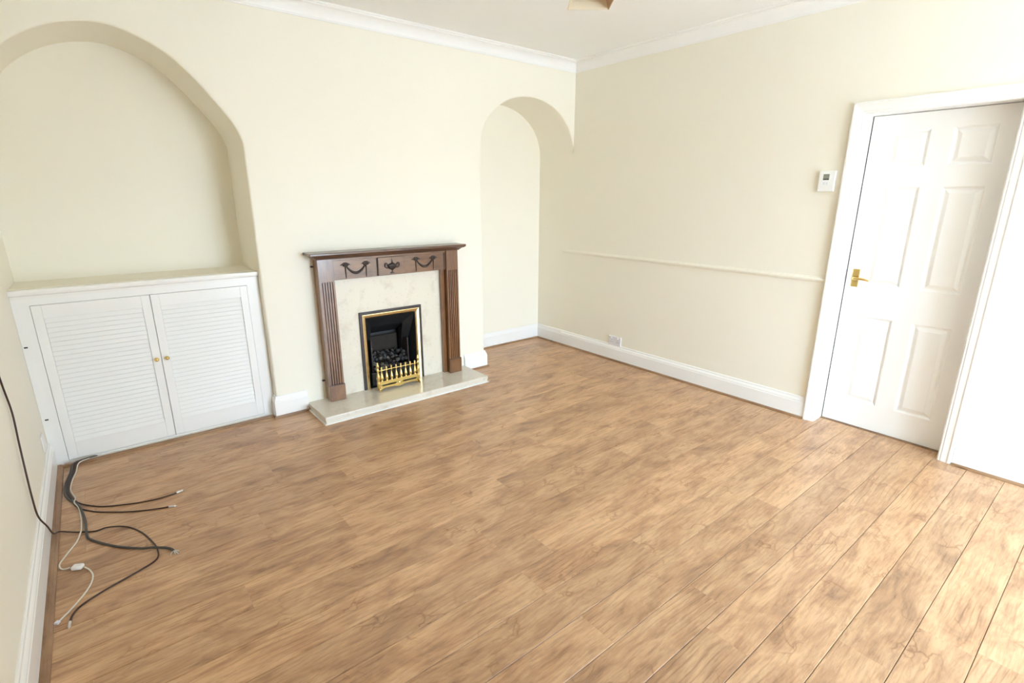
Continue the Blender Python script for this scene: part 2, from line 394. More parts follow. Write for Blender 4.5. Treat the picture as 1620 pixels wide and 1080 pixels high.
for e_ in bm.edges:        # keep the flat faces crisp where they meet the rolled edge only in shading
    if len(e_.link_faces) == 2 and e_.link_faces[0].smooth and e_.link_faces[1].smooth and e_.calc_face_angle(0) > 1.0: e_.smooth = False
box(bm, -4.4, 0.4, 0.49, 0.62, -0.1, HC+0.1)
wb = obj('wall_back', bm, M['wall'], kind='structure')

# ---- left wall, right wall (with doorway), rear wall (with patio window and added shade block)
bm = B(); box(bm, -W-0.14, -W, YR-0.14, 0.6, -0.1, HC+0.05)
obj('wall_left', bm, M['wall'], kind='structure')
DY0, DY1, DZ = -3.158, -2.441, 1.992
bm = B()
box(bm, 0, 0.16, DY1-0.0, 0.6, -0.1, HC+0.05); box(bm, 0, 0.16, YR-0.14, DY0, -0.1, HC+0.05); box(bm, 0, 0.16, DY0, DY1, DZ, HC+0.05)
obj('wall_right', bm, M['wall'], kind='structure')
bm = B()
y0, y1 = YR-0.14, YR
box(bm, -W-0.14, WX0, y0, y1, -0.1, HC+0.05); box(bm, WX1, 0.16, y0, y1, -0.1, HC+0.05)
box(bm, -W-0.14, NX, YR-0.14, NY, -0.1, HC+0.05); box(bm, WX0, WX1, y0, y1, -0.1, WZ0); box(bm, WX0, WX1, y0, y1, WZ1, HC+0.05)  # first box is the unseen block added to keep light off the left side
obj('wall_rear_and_shade_block', bm, M['wall'], kind='structure')
win = thing('window_1', loc=((WX0+WX1)/2, YR-0.07, WZ0), kind='structure')
bm = B(); fw = 0.055
for x0, x1, z0, z1 in ((WX0, WX0+fw, WZ0, WZ1), (WX1-fw, WX1, WZ0, WZ1), (WX0+fw, WX1-fw, WZ0, WZ0+fw), (WX0+fw, WX1-fw, WZ1-fw, WZ1), ((WX0+WX1)/2-0.04, (WX0+WX1)/2+0.04, WZ0+fw, WZ1-fw)):
    box(bm, x0, x1, YR-0.10, YR-0.04, z0, z1, 0.004, 1)
keep(obj('window_frame', bm, M['gloss']), win)
bm = B(); box(bm, WX0-0.05, WX1+0.05, YR-0.04, YR+0.04, WZ0-0.03, WZ0, 0.006)
keep(obj('window_sill', bm, M['gloss']), win)
bm = B(); box(bm, -12, 8, YR-14, YR-0.2, -0.3, -0.12)
obj('ground', bm, M['patio'], kind='structure')

# ---- skirting, beading, cornice, dado
SK = [(0, 0), (0.020, 0), (0.020, 0.112), (0.017, 0.118), (0.0175, 0.124), (0.014, 0.132), (0.009, 0.140), (0.008, 0.150), (0.004, 0.154), (0, 0.154)]
SKT = [(0, 0), (0.011, 0), (0.011, 0.112), (0.009, 0.118), (0.008, 0.124), (0.006, 0.140), (0.004, 0.152), (0, 0.154)]
def bead(w_, h_=0.015, o=0.020):
    return [(o, 0.0005), (o+w_, 0.0005), (o+w_*0.93, h_*0.42), (o+w_*0.7, h_*0.78), (o+w_*0.35, h_), (o, h_)]
HX0, HX1, HY, HZ = -2.695, -1.312, -0.366, 0.055
CABY = 0.066
# path order: room interior on the left of the travel direction
def skirt(name, path, prof=SK, m='gloss'):
    bm = B(); sweep(bm, prof, path, flat); return obj(name, bm, M[m], kind='structure')
skirt('baseboard_left', [(-W, CABY), (-W, NY), (NX, NY), (NX, YR)])
skirt('baseboard_back', [(HX0, 0), (LX1, 0), (LX1, CABY)][::1])
skirt('baseboard_alcove', [(0, 0.095), (0, DR), (RX0, DR), (RX0, 0)][::1], SKT)
bm = B(); sweep(bm, SK, [(RX0+0.0, 0.16), (RX0, 0), (HX1, 0)], flat); obj('baseboard_chimney', bm, M['gloss'], kind='structure')
skirt('baseboard_right', [(0, DY1+0.066), (0, 0.095)])
skirt('baseboard_door', [(0, YR), (0, DY0-0.05)])
def beading(name, path, w_, m, o=0.020):
    bm = B(); sweep(bm, bead(w_, 0.014, o), path, flat); return obj(name, bm, M[m], kind='structure')
beading('trim_1', [(-W, CABY-0.02), (-W, NY)], 0.027, 'beady')
beading('trim_2', [(HX0, 0), (LX1-0.004, 0), (LX1-0.004, CABY-0.022), (-W+0.03, CABY-0.022)], 0.009, 'bead', 0.021)
beading('trim_3', [(0, 0.095), (0, DR), (RX0, DR), (RX0, 0), (HX1, 0)], 0.012, 'bead', 0.0205)
beading('trim_4', [(0, DY1+0.068), (0, 0.095)], 0.017, 'beady')
beading('trim_5', [(0, YR), (0, DY0-0.052)], 0.017, 'beady')
# cornice
CH, CP = 0.088, 0.082
cp = [(0, HC-CH), (0.008, HC-CH), (0.010, HC-CH+0.008)]
for i in range(9):
    a = PI/2*i/8
    cp.append((0.012+(CP-0.030)*(1-math.cos(a)), HC-CH+0.010+(CH-0.028)*math.sin(a)))
cp += [(CP-0.016, HC-0.018), (CP-0.016, HC-0.011), (CP-0.006, HC-0.010), (CP, HC-0.004), (CP, HC), (0, HC)]
bm = B(); sweep(bm, cp, [(0, YR), (0, 0), (-W, 0), (-W, NY), (NX, NY), (NX, YR)], flat, closed=True)
cor = obj('trim_6', bm, M['cornice'], kind='structure')
# dado rail on the right wall
dp = [(0, 0.966), (0.006, 0.966), (0.008, 0.972), (0.016, 0.978), (0.018, 0.986), (0.015, 0.993), (0.008, 0.997), (0.006, 1.003), (0, 1.004)]
bm = B(); sweep(bm, dp, [(0, DY1+0.066), (0, 0.095)], flat); obj('trim_7', bm, M['wall'], kind='structure')
bm = B(); sweep(bm, dp, [(0, YR), (0, DY0-0.05)], flat); obj('trim_8', bm, M['wall'], kind='structure')

# ---- door case and door
bm = B()
yz = lambda u, v, h: (-h, u, v)
ar = [(0, 0), (0, 0.012), (0.006, 0.016), (0.012, 0.0155), (0.018, 0.019), (0.045, 0.022), (0.052, 0.0265), (0.062, 0.027), (0.068, 0.022), (0.068, 0)]
# travel: up the far jamb, over, down the near one, outside on the left
sweep(bm, [(d, h) for d, h in ar], [(DY0+0.020, 0), (DY0+0.020, DZ), (DY1, DZ), (DY1, 0)], yz)
arch_o = obj('trim_9', bm, M['gloss'], kind='structure')
bm = B()     # lining of the opening and its stop
box(bm, 0.0, 0.159, DY1-0.001, DY1+0.02, 0, DZ+0.0); box(bm, 0.0, 0.159, DY0-0.02, DY0+0.001, 0, DZ)
box(bm, 0.0, 0.159, DY0, DY1, DZ-0.002, DZ+0.02)
box(bm, 0.156, 0.175, DY1-0.03, DY1, 0, DZ); box(bm, 0.156, 0.175, DY0, DY0+0.03, 0, DZ); box(bm, 0.156, 0.175, DY0, DY1, DZ-0.03, DZ)
obj('trim_10', bm, M['gloss'], kind='structure')
door = thing('door_1', loc=(0.12, DY0+0.003, 0.006), kind='structure')
LY0, LY1, LZ0, LZ1, DXF = DY0+0.003, DY1-0.008, 0.006, DZ-0.005, 0.12
cols = [(-3.046, -2.851), (-2.749, -2.556)]
rows = [(0.18, 0.765), (0.968, 1.575), (1.69, 1.896)]
ys = [LY0, cols[0][0], cols[0][1], cols[1][0], cols[1][1], LY1]
zs = [LZ0] + [z for r in rows for z in r] + [LZ1]
bm = B()
for i in range(5):
    for j in range(7):
        if i % 2 == 1 and j % 2 == 1: continue
        bm.faces.new([bm.verts.new((DXF, ys[i+a], zs[j+b_])) for a, b_ in ((0, 0), (1, 0), (1, 1), (0, 1))])
bmesh.ops.remove_doubles(bm, verts=bm.verts, dist=1e-5)
box(bm, DXF+0.012, DXF+0.035, LY0, LY1, LZ0, LZ1)
for a, b_ in (((LY0, LZ0), (LY1, LZ0)), ((LY1, LZ0), (LY1, LZ1)), ((LY1, LZ1), (LY0, LZ1)), ((LY0, LZ1), (LY0, LZ0))):
    bm.faces.new([bm.verts.new(p) for p in ((DXF, *a), (DXF, *b_), (DXF+0.012, *b_), (DXF+0.012, *a))])
keep(obj('door_leaf', bm, M['gloss']), door)
bm = B(); box(bm, 0.125, 0.155, LY1, DY1-0.0012, 0.004, DZ-0.003)  # strip added to paint the gap as dark as if in shade
keep(obj('gap_shade_strip', bm, M['strip'], label='dark strip painting the shade in the gap beside the door leaf'), door)
for (pa, pb) in cols:
    for (za, zb) in rows:
        bm = B(); rings = []
        for ins, dep in ((0, 0), (0.004, 0.002), (0.010, 0.0085), (0.016, 0.0105), (0.021, 0.0100), (0.040, 0.0025), (0.043, 0.0022)):
            x = DXF+dep
            rings.append([bm.verts.new(q) for q in ((x, pa+ins, za+ins), (x, pb-ins, za+ins), (x, pb-ins, zb-ins), (x, pa+ins, zb-ins))])
        for r1, r2 in zip(rings, rings[1:]):
            for q in range(4): bm.faces.new((r1[q], r1[(q+1) % 4], r2[(q+1) % 4], r2[q]))
        bm.faces.new(rings[-1])
        keep(obj('panel', bm, M['gloss']), door)
# brass lever handle on its backplate
bm = B(); box(bm, 0.113, 0.12, -2.522, -2.482, 0.948, 1.064, 0.002)
hd = keep(obj('door_handle', bm, M['brass'], label='brass lever handle on an oblong plate'), door)
bm = B()
lathe(bm, [(0.0, 0), (0.011, 0), (0.010, -0.012), (0.008, -0.034), (0.009, -0.044), (0.0, -0.046)], (0.113, -2.502, 1.006), 'x', 14)
tube(bm, [(0.072, -2.500, 1.006), (0.070, -2.53, 1.008), (0.074, -2.562, 1.006), (0.078, -2.592, 0.999)], lambda t: 0.0085-0.003*t+0.001*math.sin(t*PI), 10, 5)
lv = obj('lever', bm, M['brass'], smooth=True); lv.parent = hd; lv.matrix_parent_inverse = Matrix.Identity(4)
bm = B(); box(bm, 0.094, 0.110, DY1-0.0035, DY1-0.0005, 0.985, 1.06, 0.001, 1)
lp = keep(obj('strike_plate', bm, M['silver'], label='pale steel strike plate in the door jamb'), door)
bm = B(); box(bm, 0.10, 0.30, DY0-0.1, DY1+0.1, -0.008, 0.003, 0.002, 1)
obj('trim_11', bm, M['bead'], kind='structure')
bm = B(); box(bm, 1.15, 1.28, DY0-1.0, DY1+1.0, -0.1, HC+0.05)
box(bm, 0.16, 1.28, DY0-1.1, DY0-1.0, -0.1, HC+0.05); box(bm, 0.16, 1.28, DY1+1.0, DY1+1.1, -0.1, HC+0.05); box(bm, 0.16, 1.28, DY0-1.1, DY1+1.1, HC, HC+0.1)
obj('wall_hall', bm, M['wall'], kind='structure')

# ================================================================== ALCOVE CUPBOARD
cup = thing('alcove_cupboard', 'white built-in cupboard with two louvred doors in the large arched recess', 'cupboard', (-3.52, CABY, 0))
FX0, FX1 = -W+0.001, LX1-0.002
D0, DM, D1_, DZ0, DZ1 = -4.061, -3.523, -2.984, 0.022, 0.946
bm = B()
box(bm, FX0, D0-0.002, CABY, CABY+0.03, 0, 1.006); box(bm, D1_+0.002, FX1, CABY, CABY+0.03, 0, 1.006)
box(bm, D0-0.002, D1_+0.002, CABY, CABY+0.03, DZ1+0.002, 1.006); box(bm, D0-0.002, D1_+0.002, CABY, CABY+0.03, 0, DZ0-0.003)
box(bm, D0-0.002, D1_+0.002, CABY+0.0195, CABY+0.03, 0, 1.0)
keep(obj('face_frame', bm, M['cupboard']), cup)
bm = B()     # worktop-like shelf board, white nosing in front
box(bm, FX0, FX1, CABY+0.012, DL-0.001, 1.006, 1.034)
keep(obj('shelf_board', bm, M['wall'], label='cream top board'), cup)  # board takes the same cream as the walls
bm = B()
sweep(bm, [(0, 1.000), (-0.022, 1.0345), (0.006, 1.0345), (0.024, 1.0345), (0.029, 1.031), (0.031, 1.020), (0.029, 1.009), (0.022, 1.003), (0.010, 1.0), (0.008, 0.992), (0.0, 0.990)], [(FX1, CABY+0.012), (FX0, CABY+0.012)], flat)
box(bm, FX0, FX1, CABY-0.002, CABY+0.0, 0.985, 1.012)
keep(obj('nosing', bm, M['gloss'], label='white moulded front edge'), cup)
def louvre_door(x0, x1, kx):
    bm = B(); st = 0.044
    y0, y1 = CABY-0.004, CABY+0.018
    zt, zb = 0.872, 0.128
    box(bm, x0, x0+st, y0, y1, DZ0, DZ1, 0.0015, 1); box(bm, x1-st, x1, y0, y1, DZ0, DZ1, 0.0015, 1)
    box(bm, x0+st, x1-st, y0, y1, DZ0, zb, 0.0015, 1); box(bm, x0+st, x1-st, y0, y1, zt, DZ1, 0.0015, 1)
    dr = keep(obj('cupboard_door', bm, M['cupboard']), cup)
    n = 27; p = (zt-zb)/n
    s0 = None
    for i in range(n):
        z = zb+p*(i+0.5)
        if s0 is None:
            bm = B(); R_ = Matrix.Rotation(math.radians(-24), 4, 'X')
            box(bm, -(x1-x0-2*st)/2, (x1-x0-2*st)/2, -0.0028, 0.0028, -0.0165, 0.0165, 0.0022, 2, mat=R_)
            s = obj('slat', bm, M['cupboard']); s0 = s
        else:
            s = s0.copy(); C.objects.link(s)
        s.parent = dr
        s.location = ((x0+x1)/2, CABY+0.0065, z)
    bm = B()
    R_ = Matrix.Rotation(0, 4, 'X')
    lathe(bm, [(0.0, 0.0), (0.007, -0.001), (0.006, -0.010), (0.009, -0.014), (0.0125, -0.019), (0.0125, -0.024), (0.008, -0.028), (0.0, -0.029)], (kx, CABY-0.004, 0.546), 'y', 16)
    kn = obj('knob', bm, M['brass'], smooth=True, label='small round brass knob'); kn.parent = dr
    return dr
dl = louvre_door(D0, DM-0.0015, -3.549); dr_ = louvre_door(DM+0.0015, D1_, -3.494)
for (x, z) in ((-4.119, 0.722), (-4.112, 0.292)):
    bm = B(); box(bm, x-0.008, x+0.008, CABY-0.003, CABY+0.001, z-0.0035, z+0.0035, 0.001, 1)
    keep(obj('screw', bm, M['dark'], label='dark screw slot in the left stile'), cup)
bm = B()      # rough sealant under the doors
sweep(bm, [(0, 0.001), (0.008, 0.001), (0.007, 0.006), (0.003, 0.011), (0, 0.012)], [(LX1-0.01, CABY), (-4.0, CABY)], flat)
keep(obj('sealant', bm, M['caulk']), cup)

# ================================================================== FIREPLACE
# hearth
he = thing('hearth', 'polished cream marble hearth slab on the floor under the fireplace', 'hearth', (-2.0, -0.18, 0))
bm = B(); box(bm, HX0, HX1, HY, -0.001, 0.026, HZ, 0.005, 3); keep(obj('top_slab', bm, M['hearth']), he)
bm = B(); box(bm, HX0+0.005, HX1-0.005, HY+0.006, -0.001, 0.004, 0.026, 0.003, 2); keep(obj('lower_slab', bm, M['hearth']), he)
bm = B(); sweep(bm, [(-0.004, 0.0008), (0.008, 0.0008), (0.007, 0.004), (0.003, 0.007), (-0.004, 0.008)], [(HX0+0.002, -0.03), (HX0+0.002, HY+0.003), (HX1-0.002, HY+0.003), (HX1-0.002, -0.03)][::-1], flat)
keep(obj('sealant', bm, M['caulk'], label='white sealant line along the floor'), he)

# marble back panel with the fire opening
bp_ = thing('fireplace_back_panel', 'cream marble back panel framed by the dark wooden surround', 'panel', (-2.0, -0.015, HZ))
bm = B()
px0, px1, pz1, py = -2.50, -1.49, 0.97, -0.030
for x0, x1, z0, z1 in ((px0, fb[0], HZ, fb[3]), (fb[1], px1, HZ, fb[3]), (px0, px1, fb[3], pz1)):
    box(bm, x0, x1, py, -0.001, z0+0.0005, z1, 0.0005, 1)
keep(obj('marble_panel', bm, M['marble']), bp_)

# wooden surround
fs = thing('fire_surround', 'dark oak fire surround with fluted pilasters and carved frieze', 'fireplace', (-2.0, -0.06, HZ))
PX = ((-2.558, -2.448), (-1.522, -1.413))
PY, BY = -0.100, -0.082      # pilaster front, frame front
for (a, b_) in PX:
    bm = B()
    # frame leg behind the pilaster
    box(bm, a+0.004, b_-0.004, BY, -0.001, HZ, 1.10)
    keep(obj('leg', bm, M['oakz']), fs)
    # fluted pilaster: front outline with five channels
    bm = B(); z0, z1 = 0.180, 0.938
    w_ = b_-a; n = 5; m_ = 0.010; fl = (w_-2*m_)/n
    pts = [(a, BY), (a, PY)]
    for i in range(n):
        s = a+m_+i*fl
        pts += [(s+0.004, PY), (s+0.0055, PY+0.009), (s+fl-0.006, PY+0.009), (s+fl-0.003, PY)]
    pts += [(b_, PY), (b_, BY)]
    lo = [bm.verts.new((x, y, z0)) for x, y in pts]; hi = [bm.verts.new((x, y, z1)) for x, y in pts]
    for i in range(len(pts)):
        j = (i+1) % len(pts); bm.faces.new((lo[i], lo[j], hi[j], hi[i]))
    bm.faces.new(lo[::-1]); bm.faces.new(hi)
    keep(obj('fluted_pilaster', bm, M['oakz']), fs)
    bm = B(); box(bm, a, b_, PY, BY, z1, 1.10, 0.001, 1); keep(obj('pilaster_head', bm, M['oakz']), fs)
    bm = B(); box(bm, a-0.004, b_+0.004, PY-0.013, BY, HZ+0.0005, z0-0.006, 0.003, 2); keep(obj('plinth', bm, M['oakz']), fs)
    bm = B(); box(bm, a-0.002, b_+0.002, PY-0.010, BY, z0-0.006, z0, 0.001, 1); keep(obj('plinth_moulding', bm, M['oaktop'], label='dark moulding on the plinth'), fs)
ix0, ix1 = PX[0][1], PX[1][0]
bm = B()
box(bm, ix0-0.005, ix1+0.005, BY, -0.031, 0.945, 1.10)           # frieze board
keep(obj('frieze', bm, M['oakx']), fs)
bm = B(); box(bm, ix0-0.003, ix1+0.003, BY-0.006, BY, 1.082, 1.10, 0.002, 1); keep(obj('frieze_moulding', bm, M['oakx']), fs)
bm = B()      # inner slips either side of the marble
for x0, x1 in ((ix1-0.035, ix1), ):
    box(bm, x0, x1, -0.062, -0.031, HZ, 0.945, 0.002, 1)
keep(obj('inner_slip', bm, M['oakz']), fs)
bm = B(); box(bm, ix0, ix0+0.012, -0.062, -0.031, HZ, 0.945, 0.002, 1); keep(obj('inner_slip', bm, M['oakz']), fs)
bm = B(); box(bm, -2.108, -1.890, BY-0.012, BY, 0.948, 1.082, 0.0015, 1)
keep(obj('centre_tablet', bm, M['oakx'], label='raised centre block of the frieze'), fs)
# mantel shelf: slab over stepped mouldings, swept round three sides
bm = B()
mp = [(0.0, 1.098), (0.006, 1.098), (0.008, 1.104), (0.014, 1.107), (0.018, 1.112), (0.028, 1.118), (0.038, 1.121), (0.041, 1.125), (0.045, 1.127), (0.0, 1.127)]
pth = [(-1.409, -0.001), (-1.409, PY-0.002), (-2.562, PY-0.002), (-2.562, -0.001)]
sweep(bm, [(-d, h) for d, h in mp], pth[::-1], flat)
keep(obj('shelf_moulding', bm, M['oaktop']), fs)
bm = B(); box(bm, -2.618, -1.360, PY-0.052, -0.001, 1.127, 1.146, 0.005, 3)
keep(obj('mantel_shelf', bm, M['oaktop'], label='darker top shelf'), fs)
for x, w_ in ((-2.1105, 0.006), (ix1-0.012, 0.010)):     # dark strips painting shadow lines beside the tablet and at the right end
    bm = B(); box(bm, x-w_/2, x+w_/2, BY-0.0122 if x < -2 else BY-0.002, BY+0.001, 0.950, 1.080); keep(obj('shadow_line', bm, M['carve'], label='dark strip painting a shadow line on the frieze'), fs)
# swag ornaments
def swag(cx, cy):
    bm = B(); h = 0.077; zt = 1.050
    for s in (-1, 1):
        x = cx+s*h
        for k in range(7):      # rosette of ribbon loops
            a = 2*PI*k/7+0.3
            rr = 0.010
            px_, pz_ = x+math.cos(a)*rr*1.5, zt+math.sin(a)*rr*0.9
            r = bmesh.ops.create_icosphere(bm, subdivisions=1, radius=0.0092)
            bmesh.ops.scale(bm, vec=(1.25, 0.5, 0.9), verts=r['verts']); bmesh.ops.translate(bm, vec=(px_, cy-0.003, pz_), verts=r['verts'])
        for t in (-1, 1):       # bow tails
            tube(bm, [(x, cy-0.003, zt), (x+t*0.018, cy-0.004, zt+0.005), (x+t*0.036, cy-0.003, zt-0.004)], lambda q: 0.0056*(1-0.6*q), 6, 4)
        tube(bm, [(x, cy-0.003, zt), (x+0.001*s, cy-0.003, zt-0.04), (x, cy-0.003, zt-0.072), (x, cy-0.003, zt-0.094)], lambda q: 0.0046*(1-0.35*q)*(1+0.25*math.sin(q*40)), 6, 8)
    pts = []
    for i in range(13):
        t = -1+2*i/12
        pts.append((cx+t*(h-0.006), cy-0.004, zt-0.012-0.052*(1-t*t)))
    tube(bm, pts, lambda q: 0.0042+0.0056*math.sin(PI*q)+0.0008*math.sin(q*90), 7, 5)
    return keep(obj('swag', bm, M['carve'], smooth=True, label='dark carved ribbon and drape ornament'), fs)
swag(-2.278, BY); swag(-1.712, BY)
bm = B(); ux, uy, uz = -1.998, BY-0.012, 0.958
def half(prof, n=14):
    rings = []
    for r, z in prof:
        rings.append([bm.verts.new((ux+r*math.cos(PI*k/n), uy-0.35*r*math.sin(PI*k/n), uz+z)) for k in range(n+1)])
    for a, b_ in zip(rings, rings[1:]):
        for k in range(n): bm.faces.new((a[k], a[k+1], b_[k+1], b_[k]))
half([(0.004, 0.0), (0.019, 0.001), (0.018, 0.006), (0.007, 0.012), (0.005, 0.022), (0.012, 0.028), (0.026, 0.036), (0.038, 0.050), (0.042, 0.060), (0.042, 0.066), (0.030, 0.069), (0.022, 0.074), (0.012, 0.078), (0.006, 0.084), (0.008, 0.092), (0.005, 0.102), (0.002, 0.113)])
for s in (-1, 1):
    tube(bm, [(ux+s*0.034, uy-0.004, uz+0.062), (ux+s*0.047, uy-0.004, uz+0.078), (ux+s*0.058, uy-0.004, uz+0.070), (ux+s*0.055, uy-0.004, uz+0.050), (ux+s*0.036, uy-0.004, uz+0.042)], 0.0048, 6, 5)
keep(obj('urn', bm, M['carve'], smooth=True, label='dark carved urn ornament'), fs)
for (x, z) in ((-2.568, 1.045), (-2.568, 0.200)):      # small fixing lugs on the left edge
    bm = B(); box(bm, x-0.010, x+0.008, -0.020, -0.006, z-0.005, z+0.005, 0.001, 1)
    keep(obj('fixing_lug', bm, M['carve']), fs)

# gas fire
gf = thing('gas_fire', 'inset coal-effect gas fire with brass trim and black firebox', 'fire', (-2.005, -0.04, HZ))
ox0, ox1, oz1 = -2.267, -1.742, 0.676
yzx = lambda u, v, h: (u, h, v)
def frame(name, w0, prof, m):
    bm = B()
    sweep(bm, prof, [(ox0+w0, HZ+0.001), (ox0+w0, oz1-w0), (ox1-w0, oz1-w0), (ox1-w0, HZ+0.001)][::-1], yzx)
    return keep(obj(name, bm, m), gf)
frame('outer_trim', 0, [(0, py), (0, py-0.012), (0.003, py-0.013), (0.017, py-0.013), (0.019, py-0.012), (0.019, py)], M['bronze'])
frame('brass_trim', 0.019, [(0, py), (0, py-0.013), (0.002, py-0.017), (0.006, py-0.018), (0.024, py-0.014), (0.034, py-0.004), (0.035, py)], M['brassf'])
bm = B()      # firebox: sides taper to the back, sloping canopy
x0, x1, z0, z1 = ox0+0.053, ox1-0.053, HZ+0.002, oz1-0.053
yb = 0.20; ya = py-0.002
F = [(x0, ya, z0), (x1, ya, z0), (x1, ya, z1), (x0, ya, z1)]
K = [(x0+0.055, yb, z0), (x1-0.055, yb, z0), (x1-0.055, yb, 0.44), (x0+0.055, yb, 0.44)]
T = [(x0+0.075, 0.05, 0.53), (x1-0.075, 0.05, 0.53)]
vF = [bm.verts.new(p) for p in F]; vK = [bm.verts.new(p) for p in K]; vT = [bm.verts.new(p) for p in T]
for q in ((vF[0], vF[1], vK[1], vK[0]), (vK[0], vK[1], vK[2], vK[3]), (vF[3], vF[2], vT[1], vT[0]), (vT[0], vT[1], vK[2], vK[3]),
          (vF[0], vK[0], vK[3], vT[0], vF[3]), (vF[1], vK[1], vK[2], vT[1], vF[2])):
    bm.faces.new(q)
keep(obj('firebox', bm, M['black']), gf)
bm = B()      # moulded ceramic back with side cheeks
box(bm, x0+0.075, x1-0.075, 0.165, 0.18, HZ+0.05, 0.42, 0.006, 2)
keep(obj('fire_back', bm, M['firegrey']), gf)
for s, xx in ((0, x0+0.045), (1, x1-0.057)):
    bm = B(); box(bm, xx, xx+0.012, 0.02, 0.17, HZ+0.05, 0.43 if s == 0 else 0.40, 0.003, 1)
    keep(obj('fire_cheek', bm, M['bronze']), gf)
bm = B(); box(bm, x0+0.02, x1-0.02, -0.015, 0.165, HZ+0.003, HZ+0.115, 0.01, 2)
keep(obj('burner_tray', bm, M['black']), gf)
random.seed(11)
for r_, (yy, zz, nn) in enumerate(((0.0, HZ+0.14, 10), (0.035, HZ+0.165, 9), (0.075, HZ+0.195, 9), (0.12, HZ+0.225, 8), (0.055, HZ+0.23, 6))):
    for i in range(nn):
        x = x0+0.05+(x1-x0-0.10)*(i+0.5+random.uniform(-.2, .2))/nn
        bm = B(); r = bmesh.ops.create_icosphere(bm, subdivisions=1, radius=0.021)
        for v in bm.verts: v.co *= 1+0.5*noise.noise(v.co*60+Vector((i*3.1, r_*5.7, 0)))
        bmesh.ops.scale(bm, vec=(random.uniform(.85, 1.15), random.uniform(.8, 1.1), random.uniform(.65, .95)), verts=bm.verts)
        bmesh.ops.rotate(bm, matrix=Matrix.Rotation(random.uniform(0, 6), 3, Vector((random.random(), random.random(), 1)).normalized()), verts=bm.verts)
        bmesh.ops.translate(bm, vec=(x, yy+random.uniform(-.008, .008), zz+random.uniform(-.008, .01)), verts=bm.verts)
        keep(obj('coal', bm, M['coal'] if random.random() < 0.7 else M['coalg']), gf)

# brass fret standing in front of the fire
fr = thing('fire_fret', 'polished brass fret with eight balusters standing before the gas fire', 'fire fret', (-2.02, -0.135, HZ))
gx0, gx1, gy = -2.192, -1.846, -0.135
z = HZ
# front apron: outline with a curved lower edge, two slots
def apron():
    bm = B(); n = 36; cx = (gx0+gx1)/2; hw = (gx1-gx0)/2
    def low(t):       # t in -1..1
        a = abs(t)
        return z+0.020-0.010*math.exp(-((a)/0.13)**2)-0.016*math.exp(-((1-a)/0.10)**2)+0.004*math.sin(a*PI)
    cols_ = []
    for i in range(n+1):
        t = -1+2*i/n; a = abs(t); x = cx+t*hw
        slot = 0.16 < a < 0.86
        sh = 0.0062*min(1, max(0, (0.36-abs(a-0.51))/0.04)) if slot else 0
        mid = z+0.046
        cols_.append((x, low(t), mid-sh, mid+sh, z+0.072+0.006*math.exp(-(a/0.12)**2), slot and sh > 0.001))
    def V(x, zz, y): return bm.verts.new((x, y, zz))
    yf, yk = gy-0.006, gy+0.002
    for (x, l, a1, a2, tp, s), (x2, l2, b1, b2, tp2, s2) in zip(cols_, cols_[1:]):
        for y in (yf, yk):
            bm.faces.new((V(x, l, y), V(x2, l2, y), V(x2, b1, y), V(x, a1, y)))
            bm.faces.new((V(x, a2, y), V(x2, b2, y), V(x2, tp2, y), V(x, tp, y)))
        for p, q in ((l, l2), (tp, tp2), (a1, b1), (a2, b2)):
            bm.faces.new((V(x, p, yf), V(x2, q, yf), V(x2, q, yk), V(x, p, yk)))
    bmesh.ops.remove_doubles(bm, verts=bm.verts, dist=1e-5)
    sweep(bm, [(0, 0), (0.006, 0), (0.008, 0.004), (0.006, 0.008), (0, 0.008)], [(gx0, z+0.074), (gx1, z+0.074)], lambda u, v, h: (u, gy-0.010+h, v))
    return bm
keep(obj('apron', apron(), M['brass'], label='pierced lower panel with two long slots'), fr)
bm = B(); lathe(bm, [(0.0, -0.009), (0.006, -0.009), (0.011, -0.006), (0.013, 0.0), (0.013, 0.004)], ((gx0+gx1)/2, gy-0.004, z+0.046), 'y', 12)
keep(obj('boss', bm, M['brass'], smooth=True), fr)
bm = B(); tube(bm, [(gx0-0.004, gy, z+0.168), ((gx0+gx1)/2, gy, z+0.170), (gx1+0.004, gy, z+0.168)], 0.0042, 8, 3)
keep(obj('rail', bm, M['brass'], smooth=True), fr)
bal = [(0.0000, 0.078), (0.0098, 0.078), (0.0104, 0.084), (0.0073, 0.087), (0.0116, 0.094), (0.0140, 0.102), (0.0128, 0.112), (0.0092, 0.128), (0.0061, 0.146), (0.0051, 0.158), (0.0079, 0.163), (0.0079, 0.174), (0.0049, 0.177), (0.0079, 0.182), (0.0088, 0.187), (0.0061, 0.192), (0.0024, 0.197), (0.0000, 0.199)]
b0 = None
for i in range(8):
    x = gx0+0.030+(gx1-gx0-0.060)*i/7
    if b0 is None:
        bm = B(); lathe(bm, bal, (0, 0, 0), 'z', 12); b0 = o = obj('baluster', bm, M['brass'], smooth=True)
    else: o = b0.copy(); C.objects.link(o)
    o.parent = fr; o.location = (x-fr.location.x, gy-fr.location.y, 0)
post = [(0.0, 0.020), (0.010, 0.022), (0.013, 0.030), (0.012, 0.060), (0.014, 0.070), (0.010, 0.078), (0.0125, 0.094), (0.0145, 0.108), (0.012, 0.130), (0.008, 0.150), (0.007, 0.165), (0.011, 0.172), (0.011, 0.180), (0.006, 0.186), (0.009, 0.196), (0.0125, 0.206), (0.011, 0.216), (0.006, 0.223), (0.0075, 0.229), (0.005, 0.236), (0.0, 0.241)]
